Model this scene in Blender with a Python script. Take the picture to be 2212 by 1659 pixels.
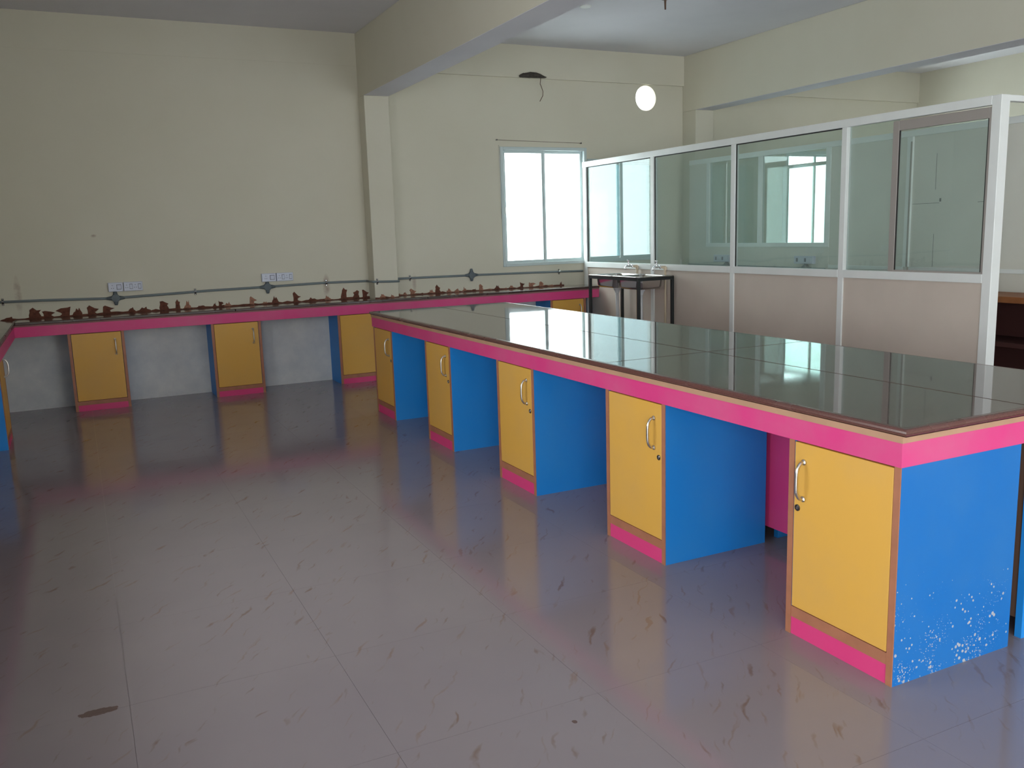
import bpy, bmesh, math, random
from mathutils import Vector, Matrix

# ------------------------------------------------------------------ scene, camera, world, light
scene = bpy.context.scene
COL = scene.collection
for o in list(bpy.data.objects):
    bpy.data.objects.remove(o, do_unlink=True)

# camera (pose solved from the photograph; metres, eye height 1.55)
F_PX, IMG_W = 1901.8, 2212.0
YAW, PITCH, ROLL = math.radians(26.009), math.radians(-9.806), math.radians(-1.800)
fw = Vector((math.sin(YAW) * math.cos(PITCH), math.cos(YAW) * math.cos(PITCH), math.sin(PITCH)))
r0 = Vector((math.cos(YAW), -math.sin(YAW), 0))
u0 = r0.cross(fw)
rr = r0 * math.cos(ROLL) + u0 * math.sin(ROLL)
uu = u0 * math.cos(ROLL) - r0 * math.sin(ROLL)
cam_data = bpy.data.cameras.new('camera')
cam_data.sensor_width = 36.0
cam_data.sensor_fit = 'HORIZONTAL'
cam_data.lens = F_PX / IMG_W * 36.0
cam_data.clip_start = 0.05
cam = bpy.data.objects.new('camera', cam_data)
M = Matrix((rr, uu, -fw)).transposed().to_4x4()
M.translation = Vector((0, 0, 1.55))
cam.matrix_world = M
COL.objects.link(cam)
scene.camera = cam

SKY = 5.0                                   # overcast daylight, blown out in the windows
world = bpy.data.worlds.new('overcast_sky')
scene.world = world
world.use_nodes = True
bg = world.node_tree.nodes['Background']
bg.inputs['Color'].default_value = (0.90, 0.975, 1.0, 1)
bg.inputs['Strength'].default_value = SKY

scene.view_settings.view_transform = 'Standard'
scene.view_settings.look = 'None'
scene.view_settings.gamma = 1.0
scene.view_settings.use_curve_mapping = False
scene.view_settings.exposure = 0.9

# room dimensions
YW = 9.52            # back wall
XL, XR = -0.95, 11.5
YF = -6.5            # front wall, behind the camera
ZC = 3.67
WT = 0.23            # wall thickness
FRONT_OPENINGS = [(3.5, 7.1, 0.0, 2.8), (8.8, 9.8, 1.1, 2.2)]
LEFT_OPENINGS = [(-6.2, -0.3, 0.0, 2.5), (2.6, 4.6, 1.05, 2.10)]   # doorway beside the viewer, unseen window added over the left bench for fill light (y0, y1, z0, z1)
BACK_WINDOWS = [(4.58, 5.752, 1.14, 2.53), (5.762, 6.80, 1.14, 2.40), (8.955, 11.175, 1.14, 2.53)]
VENT = (6.634, 3.146, 0.152)


def portal(name, loc, size, rot):
    d = bpy.data.lights.new(name, 'AREA')
    d.shape = 'RECTANGLE'
    d.size, d.size_y = size
    d.cycles.is_portal = True
    o = bpy.data.objects.new(name, d)
    o.location = loc
    o.rotation_euler = rot
    COL.objects.link(o)


for i, (x0, x1, z0, z1) in enumerate(FRONT_OPENINGS):     # face +y, into the room
    portal('daylight_portal', ((x0 + x1) / 2, YF - WT - .02, (z0 + z1) / 2), (x1 - x0, z1 - z0), (math.radians(90), 0, math.pi))
for i, (x0, x1, z0, z1) in enumerate(BACK_WINDOWS):       # face -y, into the room
    portal('daylight_portal', ((x0 + x1) / 2, YW + WT + .02, (z0 + z1) / 2), (x1 - x0, z1 - z0), (math.radians(90), 0, 0))

for y0, y1, z0, z1 in LEFT_OPENINGS:                      # face +x, into the room
    portal('daylight_portal', (XL - WT - .02, (y0 + y1) / 2, (z0 + z1) / 2), (z1 - z0, y1 - y0), (0, math.radians(-90), 0))

random.seed(7)

# ------------------------------------------------------------------ helpers: materials


def srgb(r, g, b):
    def f(c):
        c /= 255.0
        return c / 12.92 if c <= 0.04045 else ((c + 0.055) / 1.055) ** 2.4
    return (f(r), f(g), f(b), 1.0)


def new_mat(name):
    m = bpy.data.materials.new(name)
    m.use_nodes = True
    nt = m.node_tree
    return m, nt, nt.nodes['Principled BSDF']


def simple(name, col, rough=0.5, metal=0.0, spec=0.5, noise=0.0, nscale=8.0, bump=0.0, bscale=60.0, coord='Object'):
    m, nt, b = new_mat(name)
    b.inputs['Roughness'].default_value = rough
    b.inputs['Metallic'].default_value = metal
    b.inputs['Specular IOR Level'].default_value = spec
    tc = nt.nodes.new('ShaderNodeTexCoord')
    if noise > 0:
        n = nt.nodes.new('ShaderNodeTexNoise')
        n.inputs['Scale'].default_value = nscale
        n.inputs['Detail'].default_value = 6
        nt.links.new(tc.outputs[coord], n.inputs['Vector'])
        r = nt.nodes.new('ShaderNodeValToRGB')
        r.color_ramp.elements[0].position = 0.3
        r.color_ramp.elements[1].position = 0.7
        r.color_ramp.elements[0].color = tuple(c * (1 - noise) for c in col[:3]) + (1,)
        r.color_ramp.elements[1].color = tuple(min(1, c * (1 + noise)) for c in col[:3]) + (1,)
        nt.links.new(n.outputs['Fac'], r.inputs['Fac'])
        nt.links.new(r.outputs['Color'], b.inputs['Base Color'])
    else:
        b.inputs['Base Color'].default_value = col
    if bump > 0:
        n2 = nt.nodes.new('ShaderNodeTexNoise')
        n2.inputs['Scale'].default_value = bscale
        n2.inputs['Detail'].default_value = 4
        nt.links.new(tc.outputs[coord], n2.inputs['Vector'])
        bp = nt.nodes.new('ShaderNodeBump')
        bp.inputs['Strength'].default_value = bump
        bp.inputs['Distance'].default_value = 0.005
        nt.links.new(n2.outputs['Fac'], bp.inputs['Height'])
        nt.links.new(bp.outputs['Normal'], b.inputs['Normal'])
    return m


def math_node(nt, op, a=None, b=None, clamp=False):
    n = nt.nodes.new('ShaderNodeMath')
    n.operation = op
    n.use_clamp = clamp
    for i, v in enumerate((a, b)):
        if v is None:
            continue
        if isinstance(v, (int, float)):
            n.inputs[i].default_value = v
        else:
            nt.links.new(v, n.inputs[i])
    return n.outputs[0]


def mix_col(nt, fac, a, b):
    n = nt.nodes.new('ShaderNodeMix')
    n.data_type = 'RGBA'
    for sock, v in ((n.inputs['Factor'], fac), (n.inputs['A'], a), (n.inputs['B'], b)):
        if isinstance(v, (tuple, float, int)):
            sock.default_value = v
        else:
            nt.links.new(v, sock)
    return n.outputs['Result']


def noise_node(nt, vec, scale, detail=4, rough=0.5):
    n = nt.nodes.new('ShaderNodeTexNoise')
    n.inputs['Scale'].default_value = scale
    n.inputs['Detail'].default_value = detail
    n.inputs['Roughness'].default_value = rough
    nt.links.new(vec, n.inputs['Vector'])
    return n.outputs['Fac']


def ramp(nt, fac, p0, p1, c0=(0, 0, 0, 1), c1=(1, 1, 1, 1)):
    r = nt.nodes.new('ShaderNodeValToRGB')
    r.color_ramp.elements[0].position = p0
    r.color_ramp.elements[1].position = p1
    r.color_ramp.elements[0].color = c0
    r.color_ramp.elements[1].color = c1
    nt.links.new(fac, r.inputs['Fac'])
    return r.outputs['Color']


def make_wall_mat():
    """cream distemper, bare grey render below bench height, red-brown drip stains"""
    m, nt, b = new_mat('cream_wall_paint')
    geo = nt.nodes.new('ShaderNodeNewGeometry')
    pos = geo.outputs['Position']
    sep = nt.nodes.new('ShaderNodeSeparateXYZ')
    nt.links.new(pos, sep.inputs[0])
    n1 = noise_node(nt, pos, 1.3, 5)
    cream = mix_col(nt, n1, srgb(207, 201, 182), srgb(217, 212, 196))
    n2 = noise_node(nt, pos, 4.0, 8, 0.65)
    grey = mix_col(nt, ramp(nt, n2, 0.35, 0.68), srgb(206, 206, 208), srgb(226, 224, 222))
    jit = math_node(nt, 'MULTIPLY', n2, 0.02)
    low = math_node(nt, 'LESS_THAN', math_node(nt, 'ADD', sep.outputs['Z'], jit), 0.80)
    near_back = math_node(nt, 'GREATER_THAN', sep.outputs['Y'], 9.2)
    low = math_node(nt, 'MULTIPLY', low, near_back)
    col = mix_col(nt, low, cream, grey)
    # drip stains: x centre, half width, z centre, half height
    st = None
    for xc_, hw, zc_, hh, k in ((-0.50, 0.035, 1.10, 0.20, .5), (2.44, 0.045, 1.03, 0.14, .55), (3.45, .03, 1.02, .12, .35), (0.2, .03, 1.634, .018, .6)):
        dx = math_node(nt, 'DIVIDE', math_node(nt, 'SUBTRACT', sep.outputs['X'], xc_), hw)
        dz = math_node(nt, 'DIVIDE', math_node(nt, 'SUBTRACT', sep.outputs['Z'], zc_), hh)
        d = math_node(nt, 'ADD', math_node(nt, 'MULTIPLY', dx, dx), math_node(nt, 'MULTIPLY', dz, dz))
        v = math_node(nt, 'MULTIPLY', math_node(nt, 'SUBTRACT', 1.0, d, True), k)
        st = v if st is None else math_node(nt, 'MAXIMUM', st, v)
    st = math_node(nt, 'MULTIPLY', st, ramp(nt, noise_node(nt, pos, 14, 6), 0.3, 0.6))
    st = math_node(nt, 'MULTIPLY', st, near_back)
    col = mix_col(nt, st, col, srgb(120, 62, 48))
    nt.links.new(col, b.inputs['Base Color'])
    b.inputs['Roughness'].default_value = 0.75
    b.inputs['Specular IOR Level'].default_value = 0.3
    bp = nt.nodes.new('ShaderNodeBump')
    bp.inputs['Strength'].default_value = 0.12
    bp.inputs['Distance'].default_value = 0.004
    nt.links.new(noise_node(nt, pos, 45, 5), bp.inputs['Height'])
    nt.links.new(bp.outputs['Normal'], b.inputs['Normal'])
    return m


def make_floor_mat():
    """polished vitrified tile, grey-mauve with sparse brown diagonal flecks"""
    m, nt, b = new_mat('vitrified_floor_tile')
    geo = nt.nodes.new('ShaderNodeNewGeometry')
    pos = geo.outputs['Position']

    def flecks(sx, sy, rot, scale, p0, p1, off):
        mp = nt.nodes.new('ShaderNodeMapping')
        mp.inputs['Scale'].default_value = (sx, sy, 1)
        mr = nt.nodes.new('ShaderNodeMapping')          # turn first, then stretch
        mr.inputs['Rotation'].default_value = (0, 0, rot)
        nt.links.new(mr.outputs[0], mp.inputs['Vector'])
        mp.inputs['Location'].default_value = (off, off * .7, 0)
        # wobble the coordinates so the flecks bend
        wob = nt.nodes.new('ShaderNodeTexNoise')
        wob.inputs['Scale'].default_value = 7.0
        wob.inputs['Detail'].default_value = 3
        nt.links.new(pos, wob.inputs['Vector'])
        sc_ = nt.nodes.new('ShaderNodeVectorMath')
        sc_.operation = 'SCALE'
        sc_.inputs['Scale'].default_value = 0.10
        nt.links.new(wob.outputs['Color'], sc_.inputs[0])
        ad = nt.nodes.new('ShaderNodeVectorMath')
        ad.operation = 'ADD'
        nt.links.new(pos, ad.inputs[0])
        nt.links.new(sc_.outputs[0], ad.inputs[1])
        nt.links.new(ad.outputs[0], mr.inputs['Vector'])
        f = noise_node(nt, mp.outputs[0], scale, 1.5, 0.5)
        return ramp(nt, f, p0, p1)
    f1 = flecks(1.0, 5.0, math.radians(-56), 6.0, 0.675, 0.78, 3.1)
    f2 = flecks(1.0, 9.0, math.radians(-50), 4.5, 0.665, 0.76, 9.4)
    base = mix_col(nt, noise_node(nt, pos, 2.2, 6), srgb(134, 125, 130), srgb(144, 135, 138))
    c = mix_col(nt, math_node(nt, 'MULTIPLY', f1, 0.62), base, srgb(112, 84, 62))
    c = mix_col(nt, math_node(nt, 'MULTIPLY', f2, 0.5), c, srgb(128, 100, 80))
    # one dark smear and a clot left by the masons
    sep = nt.nodes.new('ShaderNodeSeparateXYZ')
    nt.links.new(pos, sep.inputs[0])
    sm = None
    for x, y, hx, hy in ((-0.08, 3.09, .062, .022), (1.285, 2.255, .008, .010)):
        dx = math_node(nt, 'DIVIDE', math_node(nt, 'SUBTRACT', sep.outputs['X'], x), hx)
        dy = math_node(nt, 'DIVIDE', math_node(nt, 'SUBTRACT', sep.outputs['Y'], y), hy)
        d = math_node(nt, 'ADD', math_node(nt, 'MULTIPLY', dx, dx), math_node(nt, 'MULTIPLY', dy, dy))
        d = math_node(nt, 'ADD', d, math_node(nt, 'MULTIPLY', math_node(nt, 'SUBTRACT', noise_node(nt, pos, 60, 3), 0.5), 1.6))
        v = math_node(nt, 'LESS_THAN', d, 1.0)
        sm = v if sm is None else math_node(nt, 'MAXIMUM', sm, v)
    c = mix_col(nt, math_node(nt, 'MULTIPLY', sm, 0.8), c, srgb(86, 62, 54))
    nt.links.new(c, b.inputs['Base Color'])
    # dusty polish: roughness varies softly
    rgh = mix_col(nt, ramp(nt, noise_node(nt, pos, 1.1, 4), .35, .65), (.10, .10, .10, 1), (.125, .125, .125, 1))
    nt.links.new(rgh, b.inputs['Roughness'])
    b.inputs['Specular IOR Level'].default_value = 0.5
    return m


def make_granite(name, dark, light, rough, coat=0.0, sheen=0.0, gscale=110):
    m, nt, b = new_mat(name)
    geo = nt.nodes.new('ShaderNodeNewGeometry')
    pos = geo.outputs['Position']
    f = noise_node(nt, pos, gscale, 6, 0.65)
    c = mix_col(nt, ramp(nt, f, 0.38, 0.66), dark, light)
    f2 = noise_node(nt, pos, 5, 4)
    c = mix_col(nt, math_node(nt, 'MULTIPLY', f2, 0.25), c, srgb(120, 100, 92))
    nt.links.new(c, b.inputs['Base Color'])
    r = mix_col(nt, ramp(nt, noise_node(nt, pos, 2.5, 5), .4, .7), (rough, rough, rough, 1), (rough * 2.2, rough * 2.2, rough * 2.2, 1))
    nt.links.new(r, b.inputs['Roughness'])
    b.inputs['Specular IOR Level'].default_value = 0.6
    b.inputs['Coat Weight'].default_value = coat
    b.inputs['Sheen Weight'].default_value = sheen      # fine dust left on the stone
    b.inputs['Sheen Roughness'].default_value = 0.4
    b.inputs['Coat IOR'].default_value = 1.7
    b.inputs['Coat Roughness'].default_value = rough * .8
    return m


def make_laminate(name, col, dust, dust_amt, rough=0.45, splash=False):
    m, nt, b = new_mat(name)
    geo = nt.nodes.new('ShaderNodeNewGeometry')
    pos = geo.outputs['Position']
    f = ramp(nt, noise_node(nt, pos, 2.6, 6, 0.6), 0.40, 0.78)
    c = mix_col(nt, math_node(nt, 'MULTIPLY', f, dust_amt), col, dust)
    if splash:
        sep = nt.nodes.new('ShaderNodeSeparateXYZ')
        nt.links.new(pos, sep.inputs[0])
        vor = nt.nodes.new('ShaderNodeTexVoronoi')
        vor.inputs['Scale'].default_value = 52
        nt.links.new(pos, vor.inputs['Vector'])
        big = noise_node(nt, pos, 16, 3)
        # droplet radius shrinks with height above the floor
        lim = math_node(nt, 'SUBTRACT', 0.52, math_node(nt, 'MULTIPLY', sep.outputs['Z'], 1.05))
        lim = math_node(nt, 'MULTIPLY', lim, ramp(nt, big, 0.40, 0.70))
        dots = math_node(nt, 'LESS_THAN', vor.outputs['Distance'], lim)
        v2 = nt.nodes.new('ShaderNodeTexVoronoi')
        v2.inputs['Scale'].default_value = 120
        nt.links.new(pos, v2.inputs['Vector'])
        lim2 = math_node(nt, 'MULTIPLY', math_node(nt, 'SUBTRACT', 0.50, math_node(nt, 'MULTIPLY', sep.outputs['Z'], 1.25)), ramp(nt, noise_node(nt, pos, 9, 4), 0.40, 0.72))
        dots = math_node(nt, 'MAXIMUM', dots, math_node(nt, 'LESS_THAN', v2.outputs['Distance'], lim2))
        c = mix_col(nt, math_node(nt, 'MULTIPLY', dots, 0.7), c, srgb(206, 196, 180))
    nt.links.new(c, b.inputs['Base Color'])
    b.inputs['Roughness'].default_value = rough
    b.inputs['Specular IOR Level'].default_value = 0.4
    return m


def make_glass(name, tint, refl=1.0, ior=1.5, haze=0.0, hazecol=(.7, .8, .78, 1)):
    m = bpy.data.materials.new(name)
    m.use_nodes = True
    nt = m.node_tree
    nt.nodes.clear()
    out = nt.nodes.new('ShaderNodeOutputMaterial')
    tr = nt.nodes.new('ShaderNodeBsdfTransparent')
    tr.inputs['Color'].default_value = tint
    gl = nt.nodes.new('ShaderNodeBsdfGlossy')
    gl.inputs['Roughness'].default_value = 0.0
    gl.inputs['Color'].default_value = (refl, refl, refl, 1)
    # Schlick reflectance of a thin pane, the same from either side
    geo = nt.nodes.new('ShaderNodeNewGeometry')
    dt = nt.nodes.new('ShaderNodeVectorMath')
    dt.operation = 'DOT_PRODUCT'
    nt.links.new(geo.outputs['Normal'], dt.inputs[0])
    nt.links.new(geo.outputs['Incoming'], dt.inputs[1])
    f0 = ((ior - 1) / (ior + 1)) ** 2
    q_ = math_node(nt, 'POWER', math_node(nt, 'SUBTRACT', 1.0, math_node(nt, 'ABSOLUTE', dt.outputs['Value'])), 5.0)
    fac = math_node(nt, 'ADD', f0, math_node(nt, 'MULTIPLY', q_, 1.0 - f0))
    mx = nt.nodes.new('ShaderNodeMixShader')
    nt.links.new(fac, mx.inputs['Fac'])
    a = tr.outputs[0]
    if haze > 0:
        df = nt.nodes.new('ShaderNodeBsdfDiffuse')
        df.inputs['Color'].default_value = hazecol
        tl = nt.nodes.new('ShaderNodeBsdfTranslucent')
        tl.inputs['Color'].default_value = hazecol
        m2 = nt.nodes.new('ShaderNodeMixShader')
        m2.inputs['Fac'].default_value = 0.5
        nt.links.new(df.outputs[0], m2.inputs[1])
        nt.links.new(tl.outputs[0], m2.inputs[2])
        m3 = nt.nodes.new('ShaderNodeMixShader')
        m3.inputs['Fac'].default_value = haze
        nt.links.new(a, m3.inputs[1])
        nt.links.new(m2.outputs[0], m3.inputs[2])
        a = m3.outputs[0]
    nt.links.new(a, mx.inputs[1])
    nt.links.new(gl.outputs[0], mx.inputs[2])
    nt.links.new(mx.outputs[0], out.inputs['Surface'])
    return m


MAT = {}
MAT['wall'] = make_wall_mat()
MAT['ceiling'] = simple('white_ceiling_paint', srgb(224, 222, 228), 0.85, spec=0.2, noise=0.03, nscale=1.5, bump=0.08, bscale=40)
MAT['floor'] = make_floor_mat()
MAT['grout'] = simple('tile_grout', srgb(132, 122, 122), 0.9)
MAT['granite'] = make_granite('polished_brown_granite', srgb(60, 44, 38), srgb(94, 76, 66), 0.03, 0.0, 0.03)
MAT['granite_edge'] = make_granite('red_granite_nosing', srgb(88, 50, 46), srgb(108, 66, 60), 0.16, gscale=240)
MAT['granite_bench_edge'] = make_granite('dark_granite_nosing', srgb(48, 30, 28), srgb(70, 46, 42), 0.2, gscale=240)
MAT['granite_bench'] = make_granite('dusty_brown_granite', srgb(58, 46, 42), srgb(98, 82, 74), 0.10, 0.4)
MAT['yellow'] = make_laminate('yellow_laminate', srgb(226, 172, 78), srgb(208, 166, 106), 0.45)
MAT['blue'] = make_laminate('blue_laminate', srgb(32, 138, 222), srgb(84, 158, 212), 0.25)
MAT['blue_splash'] = make_laminate('blue_laminate_paint_splashed', srgb(20, 110, 188), srgb(74, 134, 186), 0.35, splash=True)  # splashed; base also darker than plain blue to offset light on the end panel
MAT['pink'] = make_laminate('pink_laminate', srgb(224, 66, 134), srgb(204, 128, 150), 0.42)
MAT['pink_plain'] = make_laminate('pink_laminate_clean', srgb(224, 64, 128), srgb(210, 110, 140), 0.22)
MAT['edge'] = simple('brown_edge_band', srgb(172, 112, 84), 0.5, noise=0.10, nscale=12)
MAT['ply'] = simple('raw_plywood_strip', srgb(186, 144, 116), 0.7, noise=0.08, nscale=6)
MAT['carcass'] = simple('dark_cabinet_inside', srgb(90, 66, 52), 0.7)
MAT['alu'] = simple('white_powder_coated_aluminium', srgb(240, 242, 240), 0.4, noise=0.03, nscale=4)
MAT['alu_grey'] = simple('grey_aluminium_sash', srgb(168, 160, 154), 0.4)
MAT['win_frame'] = simple('pale_aluminium_window_frame', srgb(196, 208, 208), 0.4)
MAT['panel'] = simple('beige_laminate_panel', srgb(216, 202, 190), 0.5, noise=0.04, nscale=2.5)
MAT['panel_white'] = simple('off_white_partition_board', srgb(226, 222, 212), 0.55, noise=0.03, nscale=3)
MAT['glass'] = make_glass('partition_glass', (.88, .94, .925, 1), 1.0, 1.55, haze=0.12)
MAT['glass_clear'] = make_glass('clear_window_glass', (.93, .97, .97, 1), 1.0, 1.45)
MAT['glass_film'] = make_glass('blue_tinted_window_glass', (.16, .235, .25, 1), 1.0, 1.5)
MAT['rubber'] = simple('black_rubber_gasket', srgb(40, 38, 38), 0.7)
MAT['chrome'] = simple('chrome', (.82, .82, .84, 1), 0.12, metal=1.0)
MAT['satin'] = simple('satin_steel_handle', (.66, .64, .62, 1), 0.28, metal=1.0)
MAT['steel'] = simple('stainless_steel', (.62, .60, .59, 1), 0.16, metal=1.0)
MAT['darksteel'] = simple('dark_lock_metal', (.16, .15, .15, 1), 0.3, metal=1.0)
MAT['blackiron'] = simple('black_painted_iron', srgb(26, 32, 32), 0.45)
MAT['pvc_grey'] = simple('grey_pvc_conduit', srgb(118, 128, 132), 0.5)
MAT['pvc_dark'] = simple('dark_grey_junction_box', srgb(92, 102, 108), 0.5)
MAT['pvc_white'] = simple('white_pvc_waste_pipe', srgb(206, 206, 208), 0.4)
MAT['pvc_cream'] = simple('cream_pvc_pipe', srgb(214, 196, 170), 0.45)
MAT['switch'] = simple('white_switch_plate', srgb(206, 210, 226), 0.35)
MAT['switch_dark'] = simple('switch_slot', srgb(104, 108, 124), 0.5)
MAT['mortar'] = simple('red_oxide_mortar', srgb(104, 60, 46), 0.9, noise=0.35, nscale=30, bump=0.5, bscale=80)
MAT['mortar_pale'] = simple('pale_red_mortar', srgb(158, 112, 92), 0.9, noise=0.35, nscale=30, bump=0.5, bscale=80)
MAT['joint'] = simple('grey_joint_cement', srgb(96, 84, 80), 0.9)
MAT['ply_dusty'] = simple('dusty_edge_strip', srgb(150, 104, 104), 0.7, noise=0.1, nscale=6)
MAT['clump'] = simple('dark_broken_plaster', srgb(70, 64, 58), 0.95, noise=0.4, nscale=25, bump=0.6, bscale=60)
MAT['wire'] = simple('brown_wire', srgb(110, 86, 72), 0.6)
MAT['wood'] = simple('brown_wood_board', srgb(150, 92, 52), 0.5, noise=0.15, nscale=9)
MAT['wood_dark'] = simple('dark_maroon_board', srgb(70, 36, 34), 0.6)
MAT['pencil'] = simple('pencil_line', srgb(104, 104, 104), 0.8)

# ------------------------------------------------------------------ helpers: geometry


def link_mesh(name, bm, mat, parent=None, loc=(0, 0, 0), smooth=False):
    me = bpy.data.meshes.new(name)
    bm.normal_update()
    bm.to_mesh(me)
    bm.free()
    if smooth:
        for p in me.polygons:
            p.use_smooth = True
    me.materials.append(MAT[mat] if isinstance(mat, str) else mat)
    o = bpy.data.objects.new(name, me)
    COL.objects.link(o)
    o.location = loc
    if parent is not None:
        o.parent = parent
    return o


def root_of(o):
    while o.parent:
        o = o.parent
    return o


def world_off(parent):
    v = Vector((0, 0, 0))
    p = parent
    while p is not None:
        v += p.location
        p = p.parent
    return v


def bm_box(bm, x0, x1, y0, y1, z0, z1):
    vs = [bm.verts.new(c) for c in ((x0, y0, z0), (x1, y0, z0), (x1, y1, z0), (x0, y1, z0), (x0, y0, z1), (x1, y0, z1), (x1, y1, z1), (x0, y1, z1))]
    fs = []
    for f in ((0, 3, 2, 1), (4, 5, 6, 7), (0, 1, 5, 4), (1, 2, 6, 5), (2, 3, 7, 6), (3, 0, 4, 7)):
        fs.append(bm.faces.new([vs[i] for i in f]))
    return fs


def box(name, x0, x1, y0, y1, z0, z1, mat, parent=None, bevel=0.0, seg=1):
    """box given in world coordinates (parents here are never rotated while building)"""
    c = Vector(((x0 + x1) / 2, (y0 + y1) / 2, (z0 + z1) / 2))
    bm = bmesh.new()
    bm_box(bm, x0 - c.x, x1 - c.x, y0 - c.y, y1 - c.y, z0 - c.z, z1 - c.z)
    if bevel > 0:
        bmesh.ops.bevel(bm, geom=bm.edges[:], offset=bevel, segments=seg, affect='EDGES', profile=0.5)
    return link_mesh(name, bm, mat, parent, c - world_off(parent))


def bm_tube(bm, pts, rad, seg=10, caps=True):
    pts = [Vector(p) for p in pts]
    rads = rad if isinstance(rad, (list, tuple)) else [rad] * len(pts)
    rings = []
    up = Vector((0.137, 0.271, 0.953)).normalized()
    for i, p in enumerate(pts):
        if i == 0:
            t = pts[1] - pts[0]
        elif i == len(pts) - 1:
            t = pts[-1] - pts[-2]
        else:
            t = (pts[i + 1] - p).normalized() + (p - pts[i - 1]).normalized()
        t.normalize()
        a = t.cross(up)
        if a.length < 0.05:
            a = t.cross(Vector((1, 0, 0)))
        a.normalize()
        b = t.cross(a)
        rings.append([bm.verts.new(p + (a * math.cos(2 * math.pi * k / seg) + b * math.sin(2 * math.pi * k / seg)) * rads[i]) for k in range(seg)])
    for r1, r2 in zip(rings, rings[1:]):
        for k in range(seg):
            bm.faces.new((r1[k], r1[(k + 1) % seg], r2[(k + 1) % seg], r2[k]))
    if caps:
        bm.faces.new(rings[0][::-1])
        bm.faces.new(rings[-1])


def tube(name, pts, rad, mat, parent=None, seg=10):
    c = Vector(pts[0])
    bm = bmesh.new()
    bm_tube(bm, [Vector(p) - c for p in pts], rad, seg)
    bmesh.ops.recalc_face_normals(bm, faces=bm.faces[:])
    return link_mesh(name, bm, mat, parent, c - world_off(parent), smooth=True)


def arc_pts(pts, n=6, r=0.02):
    """round the corners of a polyline"""
    pts = [Vector(p) for p in pts]
    out = [pts[0]]
    for a, b, c in zip(pts, pts[1:], pts[2:]):
        d1 = (a - b).normalized() * r
        d2 = (c - b).normalized() * r
        for k in range(n + 1):
            t = k / n
            out.append((b + d1) * (1 - t) ** 2 + b * 2 * t * (1 - t) + (b + d2) * t ** 2)
    out.append(pts[-1])
    return out


def lathe(name, profile, centre, axis, mat, parent=None, seg=16):
    """profile: list of (radius, distance along axis)"""
    ax = Vector(axis).normalized()
    a = ax.orthogonal().normalized()
    b = ax.cross(a)
    bm = bmesh.new()
    rings = []
    for r, d in profile:
        rings.append([bm.verts.new(ax * d + (a * math.cos(2 * math.pi * k / seg) + b * math.sin(2 * math.pi * k / seg)) * max(r, 1e-4)) for k in range(seg)])
    for r1, r2 in zip(rings, rings[1:]):
        for k in range(seg):
            bm.faces.new((r1[k], r1[(k + 1) % seg], r2[(k + 1) % seg], r2[k]))
    bm.faces.new(rings[0][::-1])
    bm.faces.new(rings[-1])
    bmesh.ops.recalc_face_normals(bm, faces=bm.faces[:])
    o = link_mesh(name, bm, mat, parent, Vector(centre) - world_off(parent))
    return o


def thing(name, label, cat, loc=(0, 0, 0), group=None):
    o = bpy.data.objects.new(name, None)
    o.empty_display_size = 0.1
    o.location = loc
    COL.objects.link(o)
    o['label'] = label
    o['category'] = cat
    if group:
        o['group'] = group
    return o


def struct(o, label=None):
    o['kind'] = 'structure'
    if label:
        o['label'] = label
    return o


def struct_root(name, label, loc=(0, 0, 0)):
    o = bpy.data.objects.new(name, None)
    o.location = loc
    COL.objects.link(o)
    o['kind'] = 'structure'
    o['label'] = label
    return o


def copy_tree(o, parent=None):
    c = o.copy()
    COL.objects.link(c)
    c.parent = parent
    for ch in [k for k in o.children]:
        copy_tree(ch, c)
    return c


# ------------------------------------------------------------------ room shell
# floor: grout bed with one object per tile
TS, GX, GY = 0.713, 0.73, 2.37
bm = bmesh.new()
bm_box(bm, XL - WT, XR + WT, YF - WT, YW + WT, -0.15, -0.0025)
floor = struct(link_mesh('floor', bm, 'grout'), 'polished grey-mauve tiled floor with brown flecks')
tile_mesh = None


def tile(x0, x1, y0, y1):
    global tile_mesh
    full = abs(x1 - x0 - TS) < 1e-4 and abs(y1 - y0 - TS) < 1e-4
    g = 0.0005
    cx, cy = (x0 + x1) / 2, (y0 + y1) / 2
    if full and tile_mesh is not None:
        o = bpy.data.objects.new('floor_tile', tile_mesh)
        COL.objects.link(o)
        o.parent = floor
        o.location = (cx, cy, 0)
        return
    bm = bmesh.new()
    hx, hy = (x1 - x0) / 2 - g, (y1 - y0) / 2 - g
    bm_box(bm, -hx, hx, -hy, hy, -0.010, 0.0)
    o = link_mesh('floor_tile', bm, 'floor', floor, (cx, cy, 0))
    if full:
        tile_mesh = o.data


def cuts(a, b, g):
    k = math.ceil((a - g) / TS - 1e-6)
    v = [a]
    while g + k * TS < b - 1e-6:
        if g + k * TS > a + 1e-6:
            v.append(g + k * TS)
        k += 1
    v.append(b)
    return v


xs, ys = cuts(XL, XR, GX), cuts(YF, YW, GY)
for xa, xb in zip(xs, xs[1:]):
    for ya, yb in zip(ys, ys[1:]):
        tile(xa, xb, ya, yb)

bm = bmesh.new()
bm_box(bm, XL - WT, XR + WT, YF - WT, YW + WT, ZC, ZC + 0.15)
struct(link_mesh('ceiling', bm, 'ceiling'), 'plain white painted ceiling slab')


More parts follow.
